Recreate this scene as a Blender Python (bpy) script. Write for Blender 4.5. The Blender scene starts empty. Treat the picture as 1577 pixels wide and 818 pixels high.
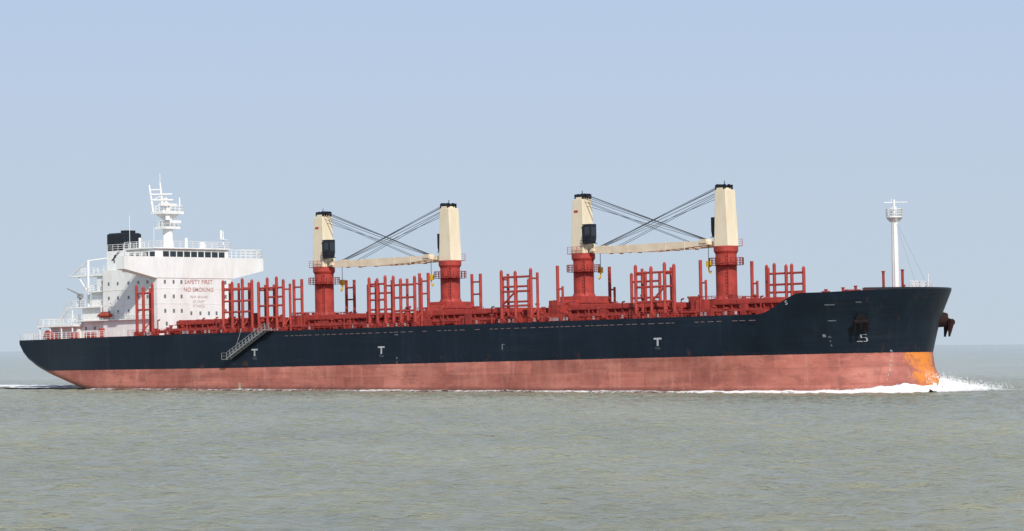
import bpy, math, random
import numpy as np
from mathutils import Vector, Matrix, noise
R=random.Random(7)
scene=bpy.context.scene
scene.view_settings.view_transform='Standard'
scene.view_settings.look='None'
scene.view_settings.exposure=0
TH=math.radians(42.75); TRIM=0.01557
X0,Y0=-78.71,614.58
C,S=math.cos(TH),math.sin(TH)

# ---------------------------------------------------------------- materials
def mat(name,col,rough=.5,var=.12,scale=1.5,spec=.4,metal=0,bump=0.0,dirt=None,stretch=(1,1,1)):
    m=bpy.data.materials.new(name); m.use_nodes=True
    nt=m.node_tree; n=nt.nodes; l=nt.links
    b=n["Principled BSDF"]
    tc=n.new("ShaderNodeTexCoord"); mp=n.new("ShaderNodeMapping"); mp.inputs["Scale"].default_value=stretch
    l.new(tc.outputs["Object"],mp.inputs["Vector"])
    nz=n.new("ShaderNodeTexNoise"); nz.inputs["Scale"].default_value=scale; nz.inputs["Detail"].default_value=6
    nz.inputs["Roughness"].default_value=.65
    l.new(mp.outputs["Vector"],nz.inputs["Vector"])
    cr=n.new("ShaderNodeValToRGB")
    d=dirt or tuple(c*(1-var*2.2) for c in col)
    cr.color_ramp.elements[0].position=.28; cr.color_ramp.elements[0].color=(*d,1)
    cr.color_ramp.elements[1].position=.62; cr.color_ramp.elements[1].color=(*col,1)
    l.new(nz.outputs["Fac"],cr.inputs["Fac"]); l.new(cr.outputs["Color"],b.inputs["Base Color"])
    b.inputs["Roughness"].default_value=rough; b.inputs["Metallic"].default_value=metal
    b.inputs["Specular IOR Level"].default_value=spec
    return m
M_white=mat("white_paint",(.84,.84,.82),.45,.05,.6,dirt=(.72,.70,.65),stretch=(1,1,.35))
M_red=mat("red_paint",(.44,.058,.044),.5,.2,.8,dirt=(.24,.040,.032),spec=.25)
M_red2=mat("red_deck_paint",(.36,.047,.037),.6,.25,.9,dirt=(.15,.03,.026),spec=.2)
M_cream=mat("cream_paint",(.82,.73,.54),.45,.05,.5,dirt=(.70,.58,.39),stretch=(1,1,.3))
M_jib=mat("cream_jib_paint",(.80,.70,.52),.5,.1,.5,dirt=(.66,.53,.36))
M_black=mat("black_paint",(.012,.015,.022),.45,.2,1)
M_glass=mat("dark_glass",(.02,.028,.032),.12,.1,1,spec=.6)
M_port=mat("small_window_glass",(.16,.19,.20),.2,.1,1,spec=.6)
M_grey=mat("grey_metal",(.30,.31,.31),.5,.2,2)
M_cable=mat("steel_cable",(.06,.065,.07),.6,.2,2)
M_stay=mat("stay_wire",(.25,.27,.28),.6,.2,2)
M_yellow=mat("yellow_paint",(.75,.48,.02),.5,.1,2)
M_orange=mat("faded_orange_paint",(.42,.075,.04),.55,.1,2)
M_mark=mat("white_marking",(.50,.52,.53),.6,.2,3)
M_faint=mat("faint_marking",(.20,.22,.24),.6,.2,3)
M_redtext=mat("red_lettering",(.64,.34,.31),.6,.2,3)
M_darktext=mat("faded_lettering",(.66,.52,.50),.6,.2,3)
M_rust=mat("dark_anchor_iron",(.018,.014,.015),.8,.3,3,spec=.1)
M_rust2=mat("rusty_anchor_iron",(.045,.020,.018),.8,.3,3,dirt=(.016,.012,.013),spec=.1)

def hull_material():
    m=bpy.data.materials.new("hull_paint"); m.use_nodes=True
    nt=m.node_tree; n=nt.nodes; l=nt.links; b=n["Principled BSDF"]
    tc=n.new("ShaderNodeTexCoord"); sp=n.new("ShaderNodeSeparateXYZ"); l.new(tc.outputs["Object"],sp.inputs[0])
    def math_(op,a,bv=None,c=None,clamp=False):
        k=n.new("ShaderNodeMath"); k.operation=op; k.use_clamp=clamp
        for i,x in enumerate((a,bv,c)):
            if x is None: continue
            if isinstance(x,(int,float)): k.inputs[i].default_value=x
            else: l.new(x,k.inputs[i])
        return k.outputs[0]
    def noise_(scale,st,detail=6,rough=.6):
        mp=n.new("ShaderNodeMapping"); mp.inputs["Scale"].default_value=st; l.new(tc.outputs["Object"],mp.inputs["Vector"])
        z=n.new("ShaderNodeTexNoise"); z.inputs["Scale"].default_value=scale; z.inputs["Detail"].default_value=detail; z.inputs["Roughness"].default_value=rough
        l.new(mp.outputs["Vector"],z.inputs["Vector"]); return z.outputs["Fac"]
    def ramp(f,stops):
        r=n.new("ShaderNodeValToRGB"); e=r.color_ramp.elements
        e[0].position=stops[0][0]; e[0].color=(*stops[0][1],1); e[1].position=stops[-1][0]; e[1].color=(*stops[-1][1],1)
        for p,c in stops[1:-1]:
            q=e.new(p); q.color=(*c,1)
        l.new(f,r.inputs["Fac"]); return r.outputs["Color"]
    def mix(f,a,bb,mode='MIX'):
        k=n.new("ShaderNodeMix"); k.data_type='RGBA'; k.blend_type=mode
        if isinstance(f,(int,float)): k.inputs[0].default_value=f
        else: l.new(f,k.inputs[0])
        for i,x in ((6,a),(7,bb)):
            if isinstance(x,tuple): k.inputs[i].default_value=(*x,1)
            else: l.new(x,k.inputs[i])
        return k.outputs[2]
    u,w=sp.outputs["X"],sp.outputs["Z"]
    cb=n.new("ShaderNodeCombineXYZ"); l.new(u,cb.inputs[0]); l.new(w,cb.inputs[1])
    br=n.new("ShaderNodeTexBrick"); br.inputs["Scale"].default_value=1; br.inputs["Brick Width"].default_value=9.0
    br.inputs["Row Height"].default_value=2.4; br.inputs["Mortar Size"].default_value=.035; br.inputs["Mortar Smooth"].default_value=.6
    br.inputs["Color1"].default_value=(.36,.36,.36,1); br.inputs["Color2"].default_value=(.64,.64,.64,1); br.inputs["Mortar"].default_value=(.3,.3,.3,1)
    l.new(cb.outputs[0],br.inputs["Vector"])
    big=noise_(.09,(1,1,1.8),8,.70); blot=noise_(.22,(1,1,2.0),10,.80); streak=noise_(.7,(1,1,.12),5,.6)
    horiz=noise_(.5,(.12,.12,2.2),6,.6)
    red=ramp(big,[(.34,(.31,.098,.074)),(.48,(.44,.145,.108)),(.64,(.56,.215,.160))])
    red=mix(math_('MULTIPLY',ramp(blot,[(.51,(0,0,0)),(.57,(1,1,1))]),.5),red,(.24,.082,.067))
    red=mix(math_('MULTIPLY',ramp(horiz,[(.50,(0,0,0)),(.64,(1,1,1))]),.5),red,(.28,.095,.076))
    red=mix(math_('MULTIPLY',ramp(streak,[(.52,(0,0,0)),(.66,(1,1,1))]),.35),red,(.60,.27,.21))
    red=mix(.6,red,br.outputs["Color"],'OVERLAY')
    wl=math_('ADD',w,math_('MULTIPLY',math_('SUBTRACT',u,95.),TRIM))
    scum=math_('SUBTRACT',1.,math_('DIVIDE',math_('ADD',wl,math_('MULTIPLY',blot,-.8)),.6),clamp=True)
    red=mix(math_('MULTIPLY',scum,.75),red,(.10,.050,.038))
    nb=noise_(.22,(1,1,.6),7,.6); st2=noise_(.9,(1,1,.07),5,.6)
    navy=ramp(nb,[(.3,(.0036,.0086,.0165)),(.7,(.0074,.0155,.0265))])
    navy=mix(math_('MULTIPLY',ramp(st2,[(.54,(0,0,0)),(.72,(1,1,1))]),.4),navy,(.018,.028,.040))
    navy=mix(math_('MULTIPLY',ramp(horiz,[(.56,(0,0,0)),(.70,(1,1,1))]),.35),navy,(.022,.032,.042))
    navy=mix(.4,navy,br.outputs["Color"],'OVERLAY')
    near=math_('SUBTRACT',1.,math_('DIVIDE',math_('ABSOLUTE',math_('SUBTRACT',w,4.8)),1.0),clamp=True)
    rn=ramp(noise_(.55,(1,1,.5),8,.7),[(.58,(0,0,0)),(.68,(1,1,1))])
    navy=mix(math_('MULTIPLY',math_('MULTIPLY',near,rn),.7),navy,(.11,.042,.02))
    rs=ramp(noise_(1.6,(1,1,.05),4,.6),[(.62,(0,0,0)),(.72,(1,1,1))])
    red=mix(math_('MULTIPLY',rs,.35),red,(.35,.14,.05))
    bowz=math_('DIVIDE',math_('SUBTRACT',u,176.),6.,clamp=True)
    navy=mix(math_('MULTIPLY',math_('MULTIPLY',bowz,ramp(noise_(1.1,(1,1,.08),5,.65),[(.60,(0,0,0)),(.70,(1,1,1))])),.4),navy,(.08,.034,.022))
    q1=math_('ADD',u,math_('MULTIPLY',math_('SUBTRACT',w,4.),.45))
    q1=math_('ADD',q1,math_('MULTIPLY',math_('SUBTRACT',noise_(.8,(1,1,1),9,.8),.5),4.5))
    og=math_('DIVIDE',math_('SUBTRACT',q1,186.2),.8,clamp=True)
    red=mix(math_('MULTIPLY',og,.92),red,(.74,.24,.035))
    edge=math_('ADD',w,math_('MULTIPLY',noise_(2.,(1,1,1),4),.14))
    edge=math_('SUBTRACT',edge,math_('MULTIPLY',math_('DIVIDE',math_('SUBTRACT',60.,u),60.,clamp=True),.4))
    fac=math_('GREATER_THAN',edge,4.42)
    col=mix(fac,red,navy)
    l.new(col,b.inputs["Base Color"])
    rr=math_('ADD',math_('MULTIPLY',fac,-.22),.65); l.new(rr,b.inputs["Roughness"])
    b.inputs["Specular IOR Level"].default_value=.25
    bp=n.new("ShaderNodeBump"); bp.inputs["Strength"].default_value=.35; bp.inputs["Distance"].default_value=.05
    hh=math_('ADD',br.outputs["Fac"],math_('MULTIPLY',noise_(.25,(1,1,.3),3),3.)); l.new(hh,bp.inputs["Height"]); l.new(bp.outputs["Normal"],b.inputs["Normal"])
    return m
M_hull=hull_material()

# ---------------------------------------------------------------- mesh builder
class MB:
    def __init__(s): s.v=[]; s.f=[]; s.sm=[]
    def add(s,vs,fs,smooth=False):
        k=len(s.v); s.v+= [tuple(p) for p in vs]
        for f in fs: s.f.append(tuple(i+k for i in f)); s.sm.append(smooth)
    def box(s,a,b,c,d,e,f):
        s.frus((a,b,c,d),(a,b,c,d),e,f); return s
    def frus(s,bot,top,z0,z1):
        a,b,c,d=bot; e,f,g,h=top
        vs=[(a,c,z0),(b,c,z0),(b,d,z0),(a,d,z0),(e,g,z1),(f,g,z1),(f,h,z1),(e,h,z1)]
        s.add(vs,[(0,3,2,1),(4,5,6,7),(0,1,5,4),(1,2,6,5),(2,3,7,6),(3,0,4,7)]); return s
    def tube(s,p,q,r,n=6,r2=None,caps=True):
        p=Vector(p);q=Vector(q);d=(q-p)
        if d.length<1e-6: return s
        d.normalize(); up=Vector((0,0,1)) if abs(d.z)<.9 else Vector((1,0,0))
        a=d.cross(up).normalized(); b=d.cross(a); r2=r if r2 is None else r2
        vs=[]
        for c,rr in ((p,r),(q,r2)):
            for i in range(n):
                t=2*math.pi*(i+.5)/n; vs.append(c+a*math.cos(t)*rr+b*math.sin(t)*rr)
        s.add(vs,[(i,(i+1)%n,n+(i+1)%n,n+i) for i in range(n)],n>6)
        if caps: s.add(vs[:n],[tuple(range(n))]); s.add(vs[n:],[tuple(range(n))][::-1])
        return s
    def prism(s,pts,axis,a,b):
        def P(x,y,t):
            return {'u':(t,x,y),'v':(x,t,y),'w':(x,y,t)}[axis]
        n=len(pts); vs=[P(x,y,a) for x,y in pts]+[P(x,y,b) for x,y in pts]
        s.add(vs,[tuple(range(n)),tuple(range(2*n-1,n-1,-1))]+[(i,(i+1)%n,n+(i+1)%n,n+i) for i in range(n)]); return s
    def rail(s,path,h=1.1,sp=1.6,r=.04,lv=3,closed=False):
        pts=[Vector(p) for p in path]
        if closed: pts.append(pts[0])
        for a,b in zip(pts,pts[1:]):
            for k in range(lv):
                z=Vector((0,0,h*(k+1)/lv)); s.tube(a+z,b+z,r if k==lv-1 else r*.8,4,caps=False)
            m=max(1,int(round((b-a).length/sp)))
            for i in range(m+1):
                q=a.lerp(b,i/m); s.tube(q,q+Vector((0,0,h)),r,4,caps=False)
        return s
    def obj(s,name,material,parent=None,loc=(0,0,0),rotz=0,bevel=0):
        me=bpy.data.meshes.new(name); me.from_pydata(s.v,[],s.f)
        me.polygons.foreach_set("use_smooth",s.sm); me.materials.append(material); me.update()
        o=bpy.data.objects.new(name,me); bpy.context.collection.objects.link(o)
        o.parent=parent; o.location=loc; o.rotation_euler=(0,0,rotz)
        if bevel:
            bm=o.modifiers.new("bevel",'BEVEL'); bm.width=bevel; bm.segments=2; bm.limit_method='ANGLE'
        return o
def empty(name,parent=None,loc=(0,0,0),rot=(0,0,0)):
    e=bpy.data.objects.new(name,None); bpy.context.collection.objects.link(e); e.parent=parent; e.location=loc; e.rotation_euler=rot; e.empty_display_size=2
    return e
def interp(tab,x):
    if x<=tab[0][0]: return tab[0][1]
    for (a,b),(c,d) in zip(tab,tab[1:]):
        if x<=c: return b+(d-b)*(x-a)/(c-a)
    return tab[-1][1]
def sst(a,b,x):
    t=max(0,min(1,(x-a)/(b-a))); return t*t*(3-2*t)

# ---------------------------------------------------------------- ship root
ship=empty("cargo_ship",None,(X0,Y0,-95*TRIM),(0,-TRIM,-TH))
ship["label"]="navy and red bulk carrier with four cream deck cranes at sea"
ship["category"]="ship"

def stem(w): return interp([(-4,190.0),(-1,189.4),(.6,188.9),(2.2,187.7),(4.3,187.1),(9,187.7),(13.5,189.3)],w)
def Lb(w): return interp([(-4,38),(0,34),(4.3,30),(9,25),(13.5,22)],w)
def nn(w): return interp([(0,1.8),(13,2.15)],w)
def top(u): return 10.2+2.85*sst(169.5,175.8,u)+.25*sst(178,186,u)
def wk(u): return interp([(0,7.9),(.8,6.8),(2.0,5.8),(4.4,4.6),(7,3.7),(9,3.1),(13,2.1),(17,1.1),(22,.1),(28,-1.2),(36,-4),(60,-16)],u)
def hb(u,w):
    st=stem(w); s=(st-u)/Lb(w)
    if s<=0: return 0.
    b=16. if s>=1 else 16*(1-(1-s)**nn(w))**(1/nn(w))
    if u<70:
        b*= (12.6+3.4*sst(0,30,u))/16
        t=(w-wk(u))/2.3
        b*= 0 if t<=0 else (1 if t>=1 else (1-(1-t)**3.5)**(1/3.5))
    return b
ts=[]
u=0
while u<150: ts.append(u/188.); u+=2.5 if u>40 else (.4 if u<6 else .8)
while u<188: ts.append(u/188.); u+= .8
ts=[t for t in ts if t<.93]
t0=.93
for i in range(46):
    a=i/45; ts.append(t0+(1-t0)*(1-(1-a)**2))
NR=36
m=MB(); grid=[]
for side in (-1,1):
    rows=[]
    for t in ts:
        un=t*188.; wt=top(un); wb=max(-3.,wk(un)); col=[]
        for j in range(NR+1):
            a=j/NR; a=a**2.2 if un<40 else a
            w=wb+(wt-wb)*a; uu=t*stem(w)
            col.append((uu,side*hb(uu,w) if t<1 else 0.,w))
        rows.append(col)
    vs=[p for c in rows for p in c]; K=NR+1; fs=[]
    for i in range(len(ts)-1):
        for j in range(NR):
            q=(i*K+j,(i+1)*K+j,(i+1)*K+j+1,i*K+j+1)
            fs.append(q if side<0 else q[::-1])
    m.add(vs,fs,True); grid.append(rows)
for j in range(NR):
    a,b=grid[0][0][j],grid[0][0][j+1]; c,d=grid[1][0][j+1],grid[1][0][j]; m.add([a,b,c,d],[(0,1,2,3)],False)
for i in range(len(ts)-1):
    a,b=grid[0][i][0],grid[0][i+1][0]; c,d=grid[1][i+1][0],grid[1][i][0]
    m.add([a,b,c,d],[(0,1,2,3)],False)
hull=m.obj("hull",M_hull,ship)
hull["label"]="navy hull with weathered red underside"
m=MB()
us=[0]+[i*2.5 for i in range(1,68)]+[168+i*.5 for i in range(41)]
for a,b in zip(us,us[1:]):
    za=top(a)-(.03 if a<168 else .03+.9*sst(168,177,a)); zb=top(b)-(.03 if b<168 else .03+.9*sst(168,177,b))
    ha,h2=max(hb(a,za)-.02,.01),max(hb(b,zb)-.02,.01)
    m.add([(a,-ha,za),(b,-h2,zb),(b,h2,zb),(a,ha,za)],[(0,1,2,3)])
m.obj("deck",M_red2,ship)

def font_mesh(txt,size,align='CENTER',line=1.,off=0):
    cu=bpy.data.curves.new("tmp",'FONT'); cu.body=txt; cu.size=size; cu.align_x=align; cu.align_y='CENTER'; cu.space_line=line; cu.resolution_u=3; cu.offset=off
    o=bpy.data.objects.new("tmp",cu); bpy.context.collection.objects.link(o)
    dg=bpy.context.evaluated_depsgraph_get(); me=bpy.data.meshes.new_from_object(o.evaluated_get(dg))
    bpy.data.objects.remove(o); bpy.data.curves.remove(cu); return me
def bold(me,mapf):
    for v in me.vertices: v.co=mapf(v.co.x,v.co.y)
def hull_text(name,txt,size,u0,w0,sx=1.,material=None,line=1.):
    me=font_mesh(txt,size,line=line)
    bold(me,lambda x,y:(u0+x*sx,-(hb(u0+x*sx,w0+y)+.03),w0+y))
    me.materials.clear(); me.materials.append(material or M_mark); me.name=name
    o=bpy.data.objects.new(name,me); bpy.context.collection.objects.link(o); o.parent=hull; return o
def hpatch(name,rects,material):
    k=MB()
    for (a,b,c,d) in rects: k.add([(x,-(hb(x,y)+.03),y) for x,y in ((a,c),(b,c),(b,d),(a,d))],[(0,1,2,3)])
    return k.obj(name,material,hull)
for a,b in ((64.7,6.8),(94.,6.6),(151.2,6.65)):
    hpatch("tug_mark",[(a-.75,a+.75,b+.35,b+.60),(a-.17,a+.17,b-.6,b+.352)],M_mark)
for a,b in ((64.7,5.8),(94.,5.65),(151.2,5.7)): hull_text("lettering","TUG",.42,a,b,1.2,M_faint)
a,b=182.9,6.5
hpatch("bulb_symbol",[(a-.1,a+.58,b+.42,b+.51),(a-.1,a+.02,b+.0,b+.422),(a+.018,a+.46,b+.0,b+.09),(a+.43,a+.56,b-.45,b+.03),(a-.6,a+.44,b-.53,b-.44)],M_mark)
hull_text("lettering","S",.85,174.4,11.7,1.2)
for i,t in enumerate("87654321"): hull_text("draught_mark",t,.36,97.4,5.3-i*.72,1.3)
for i,t in enumerate("8765432"): hull_text("draught_mark",t,.36,185.4,4.6-i*.68,1.2)
for i,t in enumerate(("10","9","8")): hull_text("draught_mark",t,.40,179.2,6.7-i*.6,1.2,M_faint)
for q in ((179.5,180.5,8.95,9.06),(179.6,180.9,11.2,11.3),(183.4,184.,11.5,11.6),(97.,97.8,8.9,9.0),(120,120.6,6.9,7.0),(120,120.2,6.1,6.9),(178.4,178.8,6.7,7.1)):
    hpatch("hull_marking",[q],M_faint)
k=MB(); a=61.; k.add([(x,-16.03,y) for x,y in ((a-.28,-1),(a+.28,-1),(a+.28,1.9),(a-.28,1.9))],[(0,1,2,3)]); k.obj("pilot_mark",mat("buff",(.42,.34,.24)),hull)
k=MB(); u=72.
while u<169:
    L_=R.uniform(.5,1.1)
    if R.random()<.88: k.box(u,u+L_,-16.06,-15.95,9.30,9.40)
    u+=L_+R.uniform(.3,.9)
o=k.obj("deck_edge_studs",mat("faded_pink",(.22,.15,.15)),hull); o["kind"]="stuff"
def anchor(side,sc=1.,material=None):
    k=MB(); w=9.2; u=183.2; v=hb(u,w)
    nrm=Vector((.62,side*.75,-.12)).normalized(); p=Vector((u,side*(v-.2),w))
    q=p+nrm*1.1*sc
    k.tube(p-nrm*.4,q,1.05*sc,18,.8*sc)
    k.tube(q-nrm*.2,q+nrm*.6*sc+Vector((0,0,-.2)),.35*sc,8)
    c=q+nrm*.35*sc+Vector((0,0,-.3)); t=Vector((nrm.y,-nrm.x,0)).normalized()
    k.tube(c-t*1.1*sc,c+t*1.1*sc,.42*sc,8)
    for sgn in (-1,1):
        e=c+t*sgn*1.0*sc; k.tube(e+Vector((0,0,.25*sc)),e+Vector((0,0,-1.7*sc))-nrm*.4,.45*sc,6,.12*sc)
    k.tube(c,c+Vector((0,0,-1.1*sc)),.32*sc,6,.2*sc)
    k.obj("anchor",material,hull)
anchor(-1,.9,M_rust); anchor(1,1.25,M_rust2)
k=MB(); pts=[]
for i in range(31):
    t=-1+2*i/30; z=top(186); uu=stem(z)-.02-(abs(t)**2)*4.5; pts.append((uu,(1 if t>0 else -1)*hb(uu,z),z))
for a,b in zip(pts,pts[1:]): k.add([a,b,(b[0],b[1],b[2]+.3),(a[0],a[1],a[2]+.3)],[(0,1,2,3)],True)
k.obj("bow_bulwark",M_black,hull)

# ---------------------------------------------------------------- superstructure
FU=32.5
sup=MB()
sup.box(18.2,FU,-8.6,8.6,10.15,22.0)
sup.box(14.0,24,-4,4,10.15,25.6)
sup.box(11.5,18.2,-8,8,10.15,13.2)
sup.box(9.0,31.0,-9.2,9.2,13.2,13.4)
for z in (15.8,18.4): sup.box(18.1,FU+.04,-8.65,8.65,z,z+.06)
superstructure=sup.obj("superstructure",M_white,ship)
superstructure["label"]="white accommodation block with bridge wings and red safety lettering"
k=MB()
k.prism([(-16,21.7),(-16,23.9),(16.3,23.9),(16.3,21.7),(9.,20.25),(-9.,20.25)],'u',30.4,FU+.10)
k.box(24.,FU+.06,-9,9,22.0,23.35)
k.obj("bridge_wing",M_white,superstructure)
k=MB(); k.box(24.5,31.9,-8.6,8.6,23.3,25.3); k.box(24.2,32.3,-8.9,8.9,25.3,25.55)
k.obj("wheelhouse",M_white,superstructure,bevel=.05)
def many(mb,material,spots,skip=0):
    o0=None
    for p in spots:
        if skip and R.random()<skip: continue
        if o0 is None: o0=mb.obj("window",material,superstructure,p)
        else: o=o0.copy(); bpy.context.collection.objects.link(o); o.parent=superstructure; o.location=p
many(MB().box(-.02,.05,-.66,.66,-.5,.5),M_glass,[(31.93,-6.0+i*1.62,24.4) for i in range(9)])
many(MB().box(-.62,.62,-.05,.02,-.45,.45),M_glass,[(26.+i*1.8,-8.62,24.35) for i in range(4)])
spots=[(FU+.05,v,w) for w in (19.6,17.1,14.6) for v in (-6.9,-4.9,-3.1,7.2)]+[(FU+.05,v,14.2) for v in (-.9,1.2,3.2,5.0)]+[(FU+.05,v,12.4) for v in (-6.6,-4.2,0,3.5)]
many(MB().box(-.02,.04,-.2,.2,-.3,.3),M_port,spots)
spots=[(u,-8.63,w) for w in (19.6,17.1,14.7) for u in (19.8,22.2,25.,27.6,30.)]+[(16,-4.03,23.8),(19,-4.03,23.8),(15.6,-6.43,20.),(12.8,-8.03,12.),(15.2,-8.03,12.)]
many(MB().box(-.2,.2,-.04,.02,-.27,.27),M_port,spots,.1)
def front_text(txt,size,v0,w0,sx,material,off=.0):
    me=font_mesh(txt,size,off=off); bold(me,lambda x,y:(FU+.06,v0+x*sx,w0+y)); me.materials.clear(); me.materials.append(material); me.name="lettering"
    o=bpy.data.objects.new("lettering",me); bpy.context.collection.objects.link(o); o.parent=superstructure
front_text("SAFETY FIRST",1.05,.9,19.6,1.05,M_redtext,.01)
front_text("NO SMOKING",1.05,.9,18.25,1.05,M_redtext,.01)
front_text("PROP. BEWARE",.6,.9,17.0,1.0,M_darktext)
front_text("OF DRAFT",.6,.9,16.2,1.0,M_darktext)
front_text("ST PADDA",.6,.9,15.4,1.0,M_darktext)
def railing(path,h=1.1,sp=1.5,r=.05,lv=3,closed=False,parent=None,material=None,name="railing"):
    return MB().rail(path,h,sp,r,lv,closed).obj(name,material or M_white,parent or superstructure)
railing([(24.3,-8.8,25.5),(32.2,-8.8,25.5),(32.2,8.8,25.5),(24.3,8.8,25.5)],1.15)
railing([(FU,11,23.9),(FU,16.1,23.9),(30.5,16.1,23.9),(30.5,9.5,23.9)],1.5,1.2,.07)
railing([(FU,-11,23.9),(FU,-15.9,23.9),(30.5,-15.9,23.9),(30.5,-9.5,23.9)],.6,1.2,.045,2)
railing([(14.1,-3.9,25.6),(24,-3.9,25.6)])
railing([(18.3,-8.4,22.),(24,-8.4,22.)])
railing([(9.1,9.1,13.4),(9.1,-9.1,13.4),(31,-9.1,13.4)],1.1,1.3,.055)
railing([(0.3,12,10.2)]+[(u_,-(hb(u_,10.1)-.15),10.2) for u_ in (0.3,4,8,12,16,20,24,28,32)],1.1,1.3,.06)
railing([(2.3,10.2,12.75),(2.3,-10.2,12.75),(12,-10.2,12.75)],1.1,1.3,.055)
k=MB(); k.box(2.2,12,-10.3,10.3,12.4,12.75)
for u_ in (2.6,5.5,8.5,11.5):
    for v_ in (-10,10): k.tube((u_,v_,10.2),(u_,v_,12.5),.13,6)
k.box(4.2,11.45,-8.8,8.8,10.2,12.5)
k.obj("awning_deck",M_white,superstructure)
k=MB(); k.box(9.2,18.25,-8.4,8.4,15.6,15.85); k.box(11.4,18.25,-7.6,7.6,13.4,15.6); k.box(12.2,18.25,-7.8,-4,18.3,18.5); k.box(13.0,18.25,-6.8,-4,15.85,18.3); k.box(14.02,18.25,-6.4,-4,18.5,21.2)
k.tube((9.4,-8.2,13.4),(9.4,-8.2,15.62),.1,6)
k.rail([(9.3,-3,15.85),(9.3,-8.3,15.85),(18.2,-8.3,15.85)],1.1,1.2,.055); k.rail([(12.3,-4,18.5),(12.3,-7.7,18.5),(18.2,-7.7,18.5)],1.1,1.2,.055)
for dv in (-9.2,-8.6): k.tube((6.2,dv,12.75),(9.3,dv,15.8),.1,5); k.tube((6.2,dv,13.75),(9.3,dv,16.8),.05,4)
k.obj("stepped_deck",M_white,superstructure)
k=MB(); k.box(8.3,14,-6.3,-3.5,21.2,21.55); k.rail([(8.4,-3.6,21.4),(8.4,-6.2,21.4),(14,-6.2,21.4)],1.3,1.2,.06)
k.tube((6.4,-6.2,21.3),(11.5,-6.2,24.0),.14,6); k.tube((11.5,-6.2,24.),(11.5,-6.2,12.7),.24,8); k.tube((6.4,-6.2,21.3),(11.5,-6.2,21.3),.13,6)
k.tube((11.5,-3.8,21.2),(11.5,-3.8,12.7),.2,8); k.tube((11.5,-6.2,17.),(14,-4.,17.),.1,6); k.tube((8.6,-6.,21.2),(11.5,-6.,18.),.13,6); k.tube((11.5,-6.2,24.),(14.,-4.,24.4),.1,6)
k.box(13.8,18.25,-6.8,-3.9,21.2,21.45); k.rail([(13.8,-6.7,21.4),(18.25,-6.7,21.4)],1.1,1.2,.05)
k.obj("platform",M_white,superstructure)
k=MB(); k.tube((10.4,-7.2,15.8),(10.4,-7.2,18.2),.28,10,.22); k.tube((10.4,-7.2,18.),(8.,-8.2,19.2),.16,6,.1); k.box(10.,10.8,-7.6,-6.8,17.4,18.2)
k.obj("provision_crane",M_grey,superstructure)
k=MB(); e0=3.6
for (a,b,r1,r2) in ((13.8,14.5,.12,.42),(14.5,16.9,.42,.42),(16.9,17.7,.42,.1)): k.tube((a+e0,-9.2,14.15),(b+e0,-9.2,14.15),r1,10,r2)
k.box(15.+e0,16.2+e0,-9.5,-8.9,14.3,14.75)
k.obj("rescue_boat",M_orange,superstructure)
for a in (14.4,17.3): MB().tube((a+e0,-8.9,13.4),(a+e0,-8.9,16.),.1,6).tube((a+e0,-8.9,16.),(a+e0,-9.5,16.4),.1,6).obj("davit",M_white,superstructure)
for bx in ((13.4,14.6,-12.5,-11.,10.2,11.3),(18,19.2,-12.8,-11.,10.2,11.2),(22,22.6,-13.,-12.,10.2,11.8)): MB().box(*bx).obj("mooring_winch",M_red,ship,bevel=.1)
MB().tube((6,-11,11),(6,-9.2,11),.6,12).tube((6,-11.2,11),(6,-11,11),.9,12).box(5.4,6.6,-10.9,-9.,10.2,10.6).obj("mooring_winch",M_red,ship)
k=MB(); k.box(14.0,18.2,-3.9,0.4,25.6,28.5)
k.frus((14.0,18.2,-3.9,0.4),(14.3,17.9,-3.6,0.1),28.5,28.75)
k.box(16.2,17.6,-2.6,-.4,28.7,29.2)
k.obj("funnel",M_black,superstructure)
k=MB(); k.prism([(15.2,23.9),(15.7,23.9),(17.6,25.4),(17.0,25.4)],'v',-4.05,-3.99); k.prism([(16.3,24.9),(17.9,23.9),(17.3,23.9),(15.9,24.7)],'v',-4.07,-3.99)
k.obj("funnel_emblem",M_black,superstructure)
k=MB()
k.tube((25.7,0,25.4),(25.7,0,31.8),1.05,14,.75)
k.box(24.3,27.1,-1.7,1.7,29.1,29.5); k.rail([(24.4,-1.6,29.45),(27.,-1.6,29.45),(27.,1.6,29.45),(24.4,1.6,29.45)],1.0,1.,.07,2,True)
k.box(24.1,27.3,-2.4,2.4,31.7,32.2); k.rail([(24.2,-2.3,32.15),(27.2,-2.3,32.15),(27.2,2.3,32.15),(24.2,2.3,32.15)],1.0,1.,.07,2,True)
k.frus((25.0,26.4,-.7,.7),(24.3,27.1,-1.6,1.8),30.9,31.7)
k.tube((25.3,-.6,31.9),(25.,-1.,37.2),.36,8,.16); k.tube((25,-1,37.2),(25,-1,38.9),.06,5)
k.tube((24.5,-2.2,32.),(23.6,-2.3,36.9),.25,6,.13); k.tube((23.6,-2.3,36.),(25.2,-.9,36.),.13,5); k.tube((23.9,-2.3,34.),(25.2,-.8,35.),.1,5)
k.tube((24.,-2.4,35.2),(26.6,.4,35.2),.15,5); k.tube((24.2,-2.4,34.2),(26.6,.6,34.2),.15,5); k.tube((26.8,1.9,32),(26.8,1.9,34.6),.14,6)
k.tube((25.6,.3,32),(25.4,-.2,34.6),.5,8,.4); k.box(25.4,26.2,-1.8,1.8,33.1,33.6); k.box(26.5,27.1,-1.4,1.9,30.1,30.6)
k.tube((24.6,-.4,33.4),(26.4,-.4,33.4),.3,8); k.tube((27.3,-1.4,30.6),(27.3,-1.4,31.3),.45,10); k.tube((24,1.9,32.2),(24,1.9,33.3),.45,10)
k.obj("radar_mast",M_white,superstructure)
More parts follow.
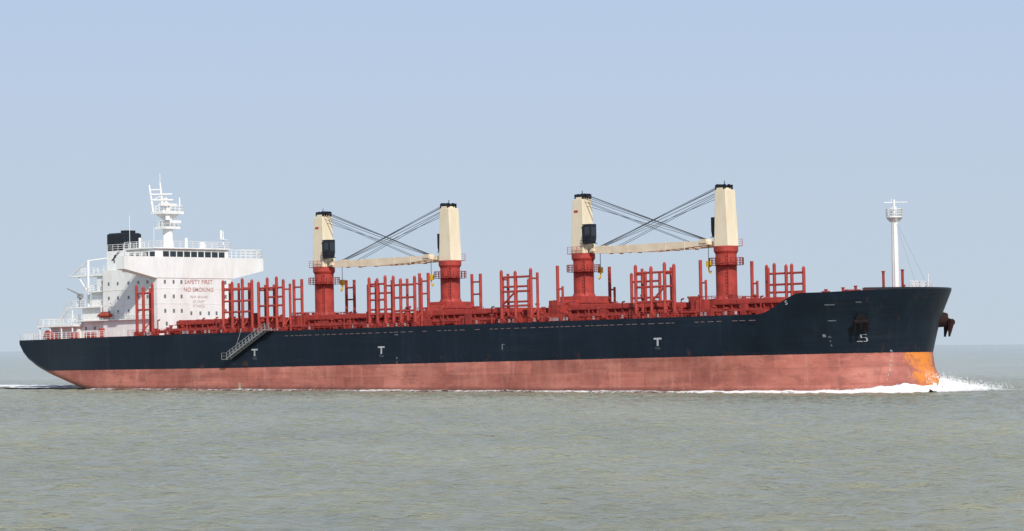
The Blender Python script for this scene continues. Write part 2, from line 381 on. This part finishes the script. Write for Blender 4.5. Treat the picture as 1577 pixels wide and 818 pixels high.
MB().tube((31.5,7.8,25.5),(31.5,7.8,28.6),.1,6).box(31.1,31.9,7.2,8.4,27.1,27.2).tube((31.5,7.3,27.2),(31.5,7.3,28.8),.22,8).obj("antenna",M_white,superstructure)
for p,h,r in (((28,6,25.5),1.3,.5),((30,-7,25.5),3.5,.04),((24.6,-5.5,25.5),2.,.25),((26,4,25.5),2.1,.3),((28.5,-2,25.5),1.5,.2),((22.5,-6,22.),9.5,.04)):
    MB().tube(p,(p[0],p[1],p[2]+h),r,8).obj("antenna",M_white,superstructure)

# ---------------------------------------------------------------- hatches and deck
hatches=[(39,59),(71,88.5),(99.5,117),(128.5,145.5),(157,169)]
for a,b in hatches:
    k=MB(); k.box(a,b,-10,10,10.15,11.9)
    u_=a+.6
    while u_<b:
        k.prism([(-10,10.2),(-10,11.8),(-10.5,11.8),(-10.15,10.2)],'u',u_,u_+.12); u_+=1.5
    k.box(a-.3,b+.3,-10.4,10.4,11.9,12.02)
    hc=k.obj("hatch_coaming",M_red2,ship)
    u_=a
    while u_<b-1:
        k=MB(); k.box(u_+.08,min(u_+4.3,b),-10.1,10.1,12.05,12.65)
        k.box(u_+.5,u_+.8,-10.0,10.,12.64,12.78)
        if u_+2.9<b: k.box(u_+2.6,u_+2.9,-10.0,10.,12.64,12.75)
        k.obj("hatch_cover",M_red,hc)
        u_+=4.4
edge=[(u_,-15.8,10.2) for u_ in range(33,169,4)]
railing(edge,1.0,1.5,.04,3,parent=ship,material=M_red,name="deck_railing"); railing([(p[0],15.8,10.2) for p in edge],1.0,1.5,.04,3,parent=ship,material=M_red,name="deck_railing")
for v_,z,r_ in ((-12.2,10.8,.16),(-12.7,10.7,.12),(-13.4,10.9,.2)): MB().tube((36,v_,z),(169,v_,z),r_,6).obj("deck_pipe",M_red2,ship)
k=MB()
u_=36.
while u_<169:
    v_=R.uniform(-14.8,-11.2); c=R.random(); h=R.uniform(.5,1.7)
    if c<.4: k.box(u_,u_+R.uniform(.4,1.6),v_,v_+R.uniform(.4,1.2),10.2,10.2+h)
    elif c<.7: k.tube((u_,v_,10.2),(u_,v_,10.2+h),.2,8); k.tube((u_,v_,10.2+h),(u_,v_,10.45+h),.38,8)
    elif c<.85: k.tube((u_,v_,10.2),(u_,v_,12.8),.1,6); k.tube((u_,v_,12.8),(u_+.5,v_,12.9),.12,6)
    else: k.tube((u_,v_,10.6),(u_+.9,v_,10.6),.4,8)
    u_+=R.uniform(.5,1.6)
for cu in (64.8,94.,122.8,151.4):
    for i in range(34):
        a=cu+R.uniform(-5.5,5.5); v_=R.uniform(-13.5,11); h=R.uniform(1.,3.4)
        if R.random()<.6: k.box(a,a+R.uniform(.3,1.2),v_,v_+R.uniform(.3,1.3),10.2,10.2+h)
        else: k.tube((a,v_,10.2),(a,v_,10.2+h),.18,8); k.tube((a,v_,10.2+h),(a,v_,10.5+h),.35,8)
k.obj("deck_fittings",M_red2,ship)["kind"]="stuff"
k=MB()
for i in range(45):
    a=R.uniform(36,168); v_=-15.6; k.box(a,a+.25,v_,v_+.2,10.3,10.75)
k.obj("deck_markers",M_mark,ship)["kind"]="stuff"

def frame(posts,v0,w0,w1,bars,r=.27,back=()):
    k=MB(); dv=1.5 if v0<0 else -1.5
    for i,u_ in enumerate(posts):
        ww=w1[i]
        k.tube((u_,v0,w0),(u_,v0,ww),r,8); k.tube((u_,v0,ww-.02),(u_,v0,ww+.25),r,8,r*.45)
        k.box(u_-.4,u_+.4,v0-.4,v0+.4,w0,w0+.7); k.prism([(u_-.9,w0),(u_,w0+1.5),(u_+.9,w0)],'v',v0-.06,v0+.06)
    for u_ in back:
        k.tube((u_,v0+dv,w0),(u_,v0+dv,w1[0]-.3),r*.85,8); k.tube((u_,v0,w1[0]-1.2),(u_,v0+dv,w1[0]-1.2),.14,6)
        k.tube((u_,v0,w0+1.),(u_,v0+dv,w0+2.4),.12,6)
    for b_ in bars:
        a,b,z=b_[:3]; k.tube((a,v0,z),(b,v0,z+(b_[3] if len(b_)>3 else 0)),.17,6)
    k.obj("stanchion_frame",M_red,ship)
frame([34.6,36.3,38.6],-15.1,10.15,[18.6,18.3,18.8],[(34.6,38.6,17.4),(34.6,38.6,14.6)],back=(36.3,))
frame([56.3,58.5,61.0,63.3],-15.1,10.15,[18.7,18.4,18.9,18.6],[(56.3,63.3,17.3),(56.3,63.3,13.6),(56.3,63.3,15.4),(56.3,58.5,11.4,2.)],back=(56.3,58.5,61.))
frame([64.9,67.0,69.2,70.8],-15.1,10.15,[18.2,18.8,18.9,18.4],[(64.9,70.8,17.3),(64.9,70.8,14.4),(67,70.8,15.8),(64.9,70.8,12.5)],back=(64.9,67.,70.8))
frame([90.6,92.4,94.2],-15.1,10.15,[18.,17.8,18.2],[(90.6,94.2,17.1),(90.6,94.2,14.6),(90.6,94.2,12.3)],back=(90.6,94.2))
frame([96.0,97.6,100.7],-15.1,10.15,[18.1,17.6,17.9],[(96,100.7,16.8),(96,100.7,14.8),(96,100.7,12.7)],back=(97.6,100.7))
frame([119.3,122.2,125.4],-15.1,10.15,[18.1,17.9,18.2],[(119.3,125.4,17.2),(119.3,125.4,15.),(119.3,125.4,12.8),(119.3,122.2,12.8,2.2)],back=(119.3,125.4))
frame([146.4,149.4,152.,153.8],-15.1,10.15,[17.9,17.6,18.1,17.8],[(146.4,153.8,16.9),(146.4,153.8,14.8),(146.4,153.8,12.6),(149.4,152,12.6,2.2)],back=(146.4,152.))
frame([60.,62.5,66.],15.1,10.15,[18.2,18.0,18.3],[(60,66,16.8),(60,66,14.)])
frame([91.5,94.5,97.3],15.1,10.15,[18.1,18.2,17.9],[(91.5,97.3,16.9),(91.5,97.3,14.4)])
frame([119.6,122.5,125.5],15.1,10.15,[18.0,18.2,18.0],[(119.6,125.5,16.8),(119.6,125.5,14.2)])
frame([147.1,148.6,150.9,152.,154.3],15.1,10.15,[18.3,18.5,18.2,18.3,17.8],[(147.1,154.3,17.1),(147.1,154.3,15.4),(147.1,154.3,14.2)],back=(148.6,))
for cu,hh,one in ((64.8,18.9,0),(94.,18.9,0),(122.8,19.,1),(151.4,18.8,1)):
    for vv in (-6.1,6.1):
        k=MB()
        if one:
            k.tube((cu,vv,10.2),(cu,vv,hh),.27,8); k.tube((cu+1.,vv,10.2),(cu+1.,vv,15.8),.2,8); k.tube((cu,vv,15.4),(cu+1.,vv,15.4),.13,6)
        else:
            for du in (-.95,.95): k.tube((cu+du,vv,10.2),(cu+du,vv,hh),.27,8)
            for z in (13.2,15.6,17.6): k.tube((cu-.95,vv,z),(cu+.95,vv,z),.14,6)
        k.box(cu-1.3,cu+1.3,vv-.8,vv+.8,10.2,12.9)
        k.obj("stanchion_frame",M_red,ship)

# ---------------------------------------------------------------- deck cranes
def crane(cu,facing,tall,jl=26.9):
    yaw=-.062 if facing>0 else math.pi-.062
    e=empty("deck_crane",ship,(cu,0,0))
    e["label"]="cream crane on red column, jib lowered flat"
    k=MB()
    bt=14.3 if tall else 13.0
    k.box(-2.6,2.6,-5.2,5.2,10.15,12.4); k.box(-2.2,2.2,-3.2,3.2,12.4,bt)
    if tall: k.prism([(-5.,12.4),(-3.2,12.4),(-3.2,13.7)],'u',-1.8,1.8); k.prism([(5.,12.4),(3.2,13.7),(3.2,12.4)],'u',-1.8,1.8)
    k.rail([(-2.5,-5.1,12.4),(2.5,-5.1,12.4),(2.5,5.1,12.4),(-2.5,5.1,12.4)],1.,1.3,.05,2,True)
    for i in range(5): k.box(-2.5+i*1.2,-2.35+i*1.2,-5.32,-5.2,10.2,12.3)
    k.obj("crane_base",M_red,e)
    k=MB()
    k.tube((0,0,bt),(0,0,bt+.5),1.85,32,1.62); k.tube((0,0,bt+.5),(0,0,19.8),1.6,32); k.tube((0,0,19.8),(0,0,20.2),1.6,32,1.85); k.tube((0,0,20.2),(0,0,20.95),1.85,32)
    n=20; R1,R2,z=1.55,2.6,18.1
    ring=[]
    for i in range(n): 
        t=2*math.pi*i/n; t2=2*math.pi*(i+1)/n
        k.add([(R1*math.cos(t),R1*math.sin(t),z),(R2*math.cos(t),R2*math.sin(t),z),(R2*math.cos(t2),R2*math.sin(t2),z),(R1*math.cos(t2),R1*math.sin(t2),z)],[(0,1,2,3)])
        ring.append((R2*math.cos(t),R2*math.sin(t),z))
    k.rail(ring,1.1,1.,.05,3,True)
    for sgn in (-.25,.25): k.tube((sgn+1.2,-1.35,bt),(sgn+1.2,-1.35,20.3),.05,4)
    z=bt
    while z<20: k.tube((.95,-1.35,z),(1.45,-1.35,z),.04,4); z+=.5
    k.obj("crane_column",M_red,e)
    h=MB()
    h.frus((-1.55,1.3,-1.2,1.2),(-1.1,1.05,-1.1,1.1),20.95,29.4)
    h.box(-1.5,1.75,-.95,-.7,20.95,22.4); h.box(-1.5,1.75,.7,.95,20.95,22.4)
    h.box(-.5,.8,-1.0,1.0,29.39,29.75)
    h.obj("crane_house",M_cream,e,rotz=yaw,bevel=.08)
    k=MB()
    for y in (-.75,-.25,.25,.75): k.tube((.75,y-.1,29.9),(.75,y+.1,29.9),.42,14)
    for y in (-.5,.5): k.tube((-.4,y-.1,29.95),(-.4,y+.1,29.95),.35,14)
    k.box(-.8,1.1,-.95,-.85,29.5,30.2); k.box(-.8,1.1,.85,.95,29.5,30.2)
    k.tube((0,0,30.0),(0,0,30.8),.06,5); k.tube((-.4,-.95,29.95),(-.4,.95,29.95),.1,6); k.tube((.75,-.95,29.9),(.75,.95,29.9),.1,6)
    k.obj("sheave",M_black,e,rotz=yaw)
    k=MB(); q=.35; k.frus((1.35+q,2.55+q,-1.45,-.15),(1.2+q,2.75+q,-1.45,-.15),22.5,23.4); k.box(1.2+q,2.75+q,-1.45,-.15,23.4,25.3); k.box(1.0+q,2.7+q,-1.5,-.1,25.3,25.45)
    k.box(1.0,1.6,-1.2,-.4,22.6,25.2); k.box(1.0,3.2,-1.55,-.1,22.4,22.5); k.rail([(1.1,-1.5,22.5),(3.15,-1.5,22.5)],.9,1.,.04,2)
    k.obj("operator_cab",M_black,e,rotz=yaw)
    MB().box(2.76+q,2.79+q,-1.3,-.3,23.6,25.0).obj("window",M_glass,e,rotz=yaw); MB().box(1.5+q,2.6+q,-1.49,-1.46,23.8,25.0).obj("window",M_glass,e,rotz=yaw)
    k=MB(); k.box(-1.9,1.2,-1.65,-1.15,20.9,21.0); k.rail([(-1.9,-1.6,21.),(1.2,-1.6,21.)],1.0,1.,.04,3)
    k.obj("access_gallery",M_red,e,rotz=yaw)
    MB().box(-.7,.1,-1.2,-1.08,27.4,27.7).obj("vent",M_red,e,rotz=yaw)
    k=MB(); z0=21.4
    prof=[(1.6,z0-.3),(3.2,z0-.55),(14,z0-.72),(22,z0-.5),(jl,z0-.15),(jl,z0+.35),(22,z0+.48),(14,z0+.52),(3.2,z0+.45),(1.6,z0+.25)]
    k.prism(prof,'v',-.45,.45)
    k.box(2.4,3.0,-.8,.8,z0-.2,z0+.2)
    for x in (6,10,14,18,22): k.box(x,x+.1,-.48,.48,z0-.74,z0+.54)
    k.box(jl-1.6,jl-.2,-.6,.6,z0+.1,z0+.7)
    k.obj("jib",M_jib,e,rotz=yaw)
    k=MB()
    for y in (-.75,-.25,.25,.75): 
        k.tube((.8,y,30.1 if abs(y)<.5 else 29.6),(jl-.6,y*.6,z0+.6),.045,4)
    for y in (-.4,.4): k.tube((.9,y,29.0),(jl-4.5,y*.9,z0+.5),.04,4)
    k.tube((.8,0.,28.4),(jl-.4,0.,z0+.4),.04,4)
    k.tube((jl-.3,.0,z0),(jl-.3,.0,18.8),.05,4)
    o=k.obj("cable",M_cable,e,rotz=yaw); o["kind"]="stuff"
    k=MB(); k.box(jl-.62,jl+.02,-.25,.25,17.9,18.8); k.tube((jl-.3,0,17.95),(jl-.3,0,17.3),.12,6); k.tube((jl-.3,0,17.3),(jl,0,16.9),.12,6); k.tube((jl,0,16.9),(jl+.2,0,17.3),.1,6)
    k.obj("hook_block",M_yellow,e,rotz=yaw)
crane(64.8,1,0); crane(94.,-1,1); crane(122.8,1,1); crane(151.4,-1,0)

# ---------------------------------------------------------------- gangway
k=MB(); A=Vector((68.4,-16.3,10.5)); B=Vector((59.2,-16.3,5.9))
for dv in (0,-.9):
    o_=Vector((0,dv,0)); k.tube(A+o_,B+o_,.15,6); k.tube(A+o_+Vector((0,0,1)),B+o_+Vector((0,0,1)),.06,5); k.tube(A+o_+Vector((0,0,.5)),B+o_+Vector((0,0,.5)),.04,4)
    for i in range(13):
        q=A.lerp(B,i/12)+o_; k.tube(q,q+Vector((0,0,1)),.05,4)
for i in range(32):
    q=A.lerp(B,i/31); k.box(q.x-.14,q.x+.14,-17.2,-16.3,q.z-.02,q.z+.03)
k.box(58.1,59.4,-17.3,-16.2,5.75,5.85); k.rail([(58.1,-17.3,5.85),(59.3,-17.3,5.85)],1.,1.,.04,2)
k.box(68.,69.6,-17.3,-15.9,10.35,10.45); k.tube((60.5,-16.7,6.8),(61.5,-15.9,10.8),.05,4)
k.obj("gangway",M_grey,ship)

# ---------------------------------------------------------------- foremast and forecastle gear
k=MB()
k.tube((182.7,0,12.1),(182.7,0,24.),.55,20,.46); k.tube((182.7,0,24.),(182.7,0,26.4),.14,8)
n=12; pts=[(182.7+1.15*math.cos(2*math.pi*i/n),1.15*math.sin(2*math.pi*i/n),24.) for i in range(n)]
k.prism([(p[0],p[1]) for p in pts],'w',23.8,24.0); k.rail(pts,1.05,.8,.06,3,True)
k.frus((182.2,183.2,-.5,.5),(181.8,183.6,-.9,.9),23.2,23.81)
k.tube((181.6,-.9,26.0),(184.1,1.3,26.0),.07,5); k.tube((182.,.3,24),(182.,.3,26.6),.05,4); k.box(182.45,182.95,-.25,.25,24.9,25.4)
for s_ in (-.18,.18): k.tube((183.1,s_-.45,12.5),(183.0,s_-.4,23.9),.03,4)
k.obj("foremast",M_white,ship)
for q in ((186.8,2.5,13.3),(187.2,-1.,13.3)): MB().tube((182.7,0,23.9),q,.015,4).obj("mast_stay",M_stay,ship)
for a,v_ in ((177.5,-5),(177.5,3),(179.,-2)): MB().tube((a,v_,13.),(a,v_+2,13.),.6,14).box(a-.6,a+.6,v_+1.95,v_+2.7,12.1,13.6).obj("windlass",M_red2,ship)
for bx in ((173,175,-6,-4.6,12,13.3),(180.5,181.1,-5,-4.4,12.1,13.6),(175,176.,-7.5,-6.7,12.1,13.4),(171.,172.2,-9,-8,11.,13.4)): MB().box(*bx).obj("deck_locker",M_red2,ship,bevel=.05)
for a,v_,z in ((181.4,-1.2,16.),(183.,1.25,16.2),(175.5,2,13.8),(176.2,-8.,13.5),(185.2,-1.5,13.9),(178.5,-7.,13.7),(180.,-6.,13.9)): MB().tube((a,v_,12.),(a,v_,z),.2,8).tube((a,v_,z-.02),(a,v_,z+.15),.28,8).obj("vent_post",M_red2,ship)
railing([(184.4,1,13.4),(185.8,1.5,13.4),(185.8,4.5,13.2),(184,5.5,13.2)],1.2,.9,.06,3,True,parent=ship,name="bow_railing")
MB().tube((186.3,3.,13.),(186.3,3.,15.6),.06,5).obj("flagstaff",M_white,ship)

# ---------------------------------------------------------------- sea
def water_material():
    m=bpy.data.materials.new("sea_water"); m.use_nodes=True; nt=m.node_tree; n=nt.nodes; l=nt.links; b=n["Principled BSDF"]
    tc=n.new("ShaderNodeTexCoord")
    def nz(scale,st,det=5,rough=.6):
        mp=n.new("ShaderNodeMapping"); mp.inputs["Scale"].default_value=st; l.new(tc.outputs["Object"],mp.inputs["Vector"])
        z=n.new("ShaderNodeTexNoise"); z.inputs["Scale"].default_value=scale; z.inputs["Detail"].default_value=det; z.inputs["Roughness"].default_value=rough
        l.new(mp.outputs["Vector"],z.inputs["Vector"]); return z.outputs["Fac"]
    patch=nz(.014,(1,.30,1),7,.68)
    cr=n.new("ShaderNodeValToRGB"); cr.color_ramp.elements[0].position=.38; cr.color_ramp.elements[0].color=(.285,.295,.222,1)
    cr.color_ramp.elements[1].position=.60; cr.color_ramp.elements[1].color=(.385,.370,.250,1)
    l.new(patch,cr.inputs["Fac"]); l.new(cr.outputs["Color"],b.inputs["Base Color"])
    b.inputs["Roughness"].default_value=.13; b.inputs["IOR"].default_value=1.33
    sp=n.new("ShaderNodeSeparateXYZ"); l.new(tc.outputs["Object"],sp.inputs[0])
    fade=n.new("ShaderNodeMapRange"); fade.inputs["From Min"].default_value=700; fade.inputs["From Max"].default_value=5000; fade.inputs["To Min"].default_value=1; fade.inputs["To Max"].default_value=.55; l.new(sp.outputs["Y"],fade.inputs["Value"])
    wp=n.new("ShaderNodeMapRange"); wp.inputs["From Min"].default_value=.35; wp.inputs["From Max"].default_value=.62; wp.inputs["To Min"].default_value=.75; wp.inputs["To Max"].default_value=1.25; l.new(nz(.02,(1,.25,1),5,.6),wp.inputs["Value"])
    fm=n.new("ShaderNodeMath"); fm.operation='MULTIPLY'; l.new(fade.outputs[0],fm.inputs[0]); l.new(wp.outputs[0],fm.inputs[1]); 
    b1=n.new("ShaderNodeBump"); b1.inputs["Distance"].default_value=.36; l.new(fm.outputs[0],b1.inputs["Strength"])
    l.new(nz(1.8,(.45,1,1),8,.66),b1.inputs["Height"])
    b2=n.new("ShaderNodeBump"); b2.inputs["Distance"].default_value=.15; l.new(fm.outputs[0],b2.inputs["Strength"])
    l.new(nz(5.,(.5,1,1),5,.6),b2.inputs["Height"]); l.new(b1.outputs["Normal"],b2.inputs["Normal"]); l.new(b2.outputs["Normal"],b.inputs["Normal"])
    return m
xs=np.concatenate([[-30000,-3000,-500,-200],np.arange(-130,130.01,.5),[200,500,3000,30000]])
ys=np.concatenate([[-300,0,60],np.arange(110,300,.4),np.arange(300,860,.7),[900,1200,2000,5000,15000,60000]])
GX,GY=np.meshgrid(xs,ys)
rg=np.random.RandomState(3); Z=np.zeros_like(GX)
for i in range(80):
    lam=1.1*(4.5/1.1)**(rg.rand()**1.1); ang=rg.normal(-1.35,.5); kx,ky=math.cos(ang)*2*math.pi/lam,math.sin(ang)*2*math.pi/lam
    amp=.0050*lam**.72; ph=rg.rand()*6.28
    wx=GX+ .6*np.sin(GY*.11+ph); Z+=amp*np.sin(kx*wx+ky*GY+ph)*(1+.5*np.sin(GX*.03*(1+rg.rand())+GY*.021+ph*2))
Z+=.5*np.maximum(Z,0)
inx=np.clip((130-np.abs(GX))/10,0,1); iny=np.clip((GY-110)/5,0,1)*np.clip((858-GY)/350,0,1)
Z*=inx*iny
co_=np.stack([GX,GY,Z],-1).reshape(-1,3); W=len(xs); H_=len(ys)
idx=np.arange(W*H_).reshape(H_,W); q=np.stack([idx[:-1,:-1],idx[:-1,1:],idx[1:,1:],idx[1:,:-1]],-1).reshape(-1,4)
me=bpy.data.meshes.new("sea"); me.vertices.add(len(co_)); me.vertices.foreach_set("co",co_.ravel()); me.loops.add(q.size); me.loops.foreach_set("vertex_index",q.ravel())
me.polygons.add(len(q)); me.polygons.foreach_set("loop_start",np.arange(0,q.size,4)); me.polygons.foreach_set("loop_total",np.full(len(q),4)); me.polygons.foreach_set("use_smooth",np.ones(len(q),bool)); me.update(calc_edges=True)
me.materials.append(water_material())
sea=bpy.data.objects.new("sea",me); bpy.context.collection.objects.link(sea); sea["kind"]="structure"; sea["label"]="grey green choppy estuary water"

def foam_mat(name,lo,hi,sc=1.2,st=(1,1,1),amax=1.):
    m=bpy.data.materials.new(name); m.use_nodes=True; nt=m.node_tree; n=nt.nodes; l=nt.links; b=n["Principled BSDF"]
    tc=n.new("ShaderNodeTexCoord"); mp=n.new("ShaderNodeMapping"); mp.inputs["Scale"].default_value=st; l.new(tc.outputs["Object"],mp.inputs["Vector"])
    z=n.new("ShaderNodeTexNoise"); z.inputs["Scale"].default_value=sc; z.inputs["Detail"].default_value=8; z.inputs["Roughness"].default_value=.75
    l.new(mp.outputs["Vector"],z.inputs["Vector"])
    at=n.new("ShaderNodeAttribute"); at.attribute_name="dens"
    ad=n.new("ShaderNodeMath"); ad.operation='ADD'; l.new(z.outputs["Fac"],ad.inputs[0]); l.new(at.outputs["Fac"],ad.inputs[1])
    mr=n.new("ShaderNodeMapRange"); mr.inputs["From Min"].default_value=lo; mr.inputs["From Max"].default_value=hi; mr.inputs["To Max"].default_value=amax; l.new(ad.outputs[0],mr.inputs["Value"])
    l.new(mr.outputs[0],b.inputs["Alpha"]); b.inputs["Base Color"].default_value=(.88,.88,.86,1); b.inputs["Roughness"].default_value=.9
    bp=n.new("ShaderNodeBump"); bp.inputs["Distance"].default_value=.15; l.new(z.outputs["Fac"],bp.inputs["Height"]); l.new(bp.outputs["Normal"],b.inputs["Normal"])
    return m
def uvw(u,v,z): return (X0+u*C+v*S, Y0-u*S+v*C, z)
def sheet(name,rows,material):
    W=len(rows[0]); vs=[p[:3] for r in rows for p in r]
    fs=[(i*W+j,i*W+j+1,(i+1)*W+j+1,(i+1)*W+j) for i in range(len(rows)-1) for j in range(W-1)]
    me=bpy.data.meshes.new(name); me.from_pydata(vs,[],fs); me.polygons.foreach_set("use_smooth",[True]*len(fs)); me.materials.append(material)
    a=me.attributes.new("dens",'FLOAT','POINT'); a.data.foreach_set("value",[p[3] for r in rows for p in r]); me.update()
    o=bpy.data.objects.new(name,me); bpy.context.collection.objects.link(o); o["kind"]="stuff"; return o
fm=foam_mat("sea_foam",.46,.70,1.6)
def N(x,y,z=0): return noise.noise(Vector((x,y,z)))
for side in (-1,1):
    rows=[]; NU=460
    for i in range(NU+1):
        d=(i/NU)**1.5*188.
        u=189.6-d; wl=-(u-95)*TRIM
        h0=hb(u,wl)
        wid=1.4+5.0*math.exp(-d/12)*min(1,d/4+.3)+.8
        H=.60*math.exp(-((d-1.5)/4.5)**2)+.20*math.exp(-d/20)+.20+.12*N(u*.12,side*3.)
        row=[]
        for j in range(19):
            s=j/18; off=-.4+s*wid
            a=s*1.05+.2; prof=math.sin(math.pi*a)**1.2 if a<1 else 0
            z=H*prof*(1+.5*N(u*.7,off*.9,side))+.25*H*N(u*2.7,off*2.7,3) 
            z=max(z,0)+.12*(1-s)+.04
            dens=.30*math.exp(-d/14)+.17*math.exp(-d/90)+.06-.28*s**2+.20*N(u*.07,side*5)+.10*N(u*.4,side*9)
            x,y,_=uvw(u,side*(h0+off),0); row.append((x,y,z,dens))
        rows.append(row)
    o=sheet("bow_wave_foam",rows,fm); o["label"]="white foaming bow wave along the hull waterline"
rows=[]
for i in range(101):
    a=i/100; row=[]
    for j in range(101):
        b=j/100; u=191.5-a*15; v=-3+b*31+ .5*hb(min(u,189.),-1.4)*(1-b)
        g=a-.20-.42*b
        wdt=.10+.12*b if g<0 else .30
        crest=2.3*(1-b)**1.7*min(1,b*8+.25)*math.exp(-(g/wdt)**2)
        z=crest*(1+.5*N(u*.8,v*.8,9)+.45*N(u*2.2,v*2.2,5)+.3*N(u*5,v*5,2))+.15*N(u*2,v*2)*(1-b)
        row.append((*uvw(u,v,0)[:2],max(0,z)+.14,.48*(1-b)**.45*math.exp(-(g/.26)**2)-.06*b-.02))
    rows.append(row)
o=sheet("bow_wave_foam",rows,fm); o["label"]="white foaming bow wave rolling away from the stem"
k=MB()
for i in range(4800):
    b=abs(R.gauss(0,.38)); 
    if b>1: continue
    if R.random()<.88:
        u=191.5-15*(.20+.42*b)+R.gauss(0,.9); v=-3+b*31+.5*hb(min(u,189.),-1.4)*(1-b); z=abs(R.gauss(.25,.4))+2.5*(1-b)**1.7*R.random()
    else:
        d=abs(R.gauss(0,6)); u=189-d; v=-(hb(u,-1.4)+abs(R.gauss(.7,.7))); z=abs(R.gauss(.2,.4))*math.exp(-d/14)+.2
    r=R.uniform(.02,.06); p=Vector(uvw(u,v,z)); k.tube(p,p+Vector((R.uniform(-.08,.08),0,r)),r,4)
o=k.obj("sea_spray",mat("spray",(.88,.88,.88))); o["kind"]="stuff"; o["label"]="white spray droplets thrown up by the bow"
rows=[]
for i in range(221):
    a=i/220; u=30-a*165; row=[]
    for j in range(61):
        b=-1+2*j/60; wd=9+a*30; v=b*wd
        core=math.exp(-(v/(7+14*a))**2)
        row.append((*uvw(u,v,0)[:2],.32+.50*core*math.exp(-a*2.)*(.6+N(u*.5,v*.5))+.12*max(0,N(u*.3,v*.3)),.46*core*math.exp(-a*.9)-.10+.22*math.exp(-((abs(b)-.8)/.1)**2)*(1-.5*a)+.2*N(u*.07,v*.2,4)))
    rows.append(row)
o=sheet("wake_foam",rows,foam_mat("wake_foam",.46,.64,.7)); o["label"]="streaky white wake trailing behind the stern"

# ---------------------------------------------------------------- light, sky, camera
sd=Vector((.2,-.85,.65)).normalized(); elev=math.asin(sd.z); az=math.atan2(sd.x,sd.y)
w=bpy.data.worlds.new("World"); scene.world=w; w.use_nodes=True; nt=w.node_tree; n=nt.nodes; l=nt.links
bg=n["Background"]; sky=n.new("ShaderNodeTexSky"); sky.sky_type='NISHITA'; sky.sun_disc=False; sky.sun_elevation=elev; sky.sun_rotation=az
sky.air_density=1.0; sky.dust_density=1.; sky.ozone_density=1.5
tc=n.new("ShaderNodeTexCoord"); sp=n.new("ShaderNodeSeparateXYZ"); l.new(tc.outputs["Generated"],sp.inputs[0])
mr=n.new("ShaderNodeMapRange"); mr.inputs["From Min"].default_value=0.; mr.inputs["From Max"].default_value=.10; l.new(sp.outputs["Z"],mr.inputs["Value"])
hz=n.new("ShaderNodeMix"); hz.data_type='RGBA'; hz.inputs[6].default_value=(5.4,6.35,7.3,1); hz.inputs[7].default_value=(4.75,5.9,7.9,1); l.new(mr.outputs[0],hz.inputs[0])
mf=n.new("ShaderNodeMapRange"); mf.inputs["From Min"].default_value=.08; mf.inputs["From Max"].default_value=.7; mf.inputs["To Min"].default_value=.95; mf.inputs["To Max"].default_value=.4; l.new(sp.outputs["Z"],mf.inputs["Value"])
mx=n.new("ShaderNodeMix"); mx.data_type='RGBA'; l.new(mf.outputs[0],mx.inputs[0]); l.new(sky.outputs[0],mx.inputs[6]); l.new(hz.outputs[2],mx.inputs[7])
l.new(mx.outputs[2],bg.inputs[0]); bg.inputs[1].default_value=.1
sl=bpy.data.lights.new("sun",'SUN'); sl.energy=3.8; sl.angle=math.radians(.5); sl.color=(1,.96,.9)
so=bpy.data.objects.new("sun",sl); bpy.context.collection.objects.link(so); so.rotation_euler=sd.to_track_quat('Z','Y').to_euler(); so.location=(50,-50,120)
cam=bpy.data.cameras.new("camera"); co=bpy.data.objects.new("camera",cam); bpy.context.collection.objects.link(co)
co.location=(0,0,6.834); co.rotation_euler=(math.radians(90+1.379),math.radians(.4),0)
cam.sensor_width=36; cam.lens=36*5255/1577; cam.clip_start=1; cam.clip_end=100000
scene.camera=co
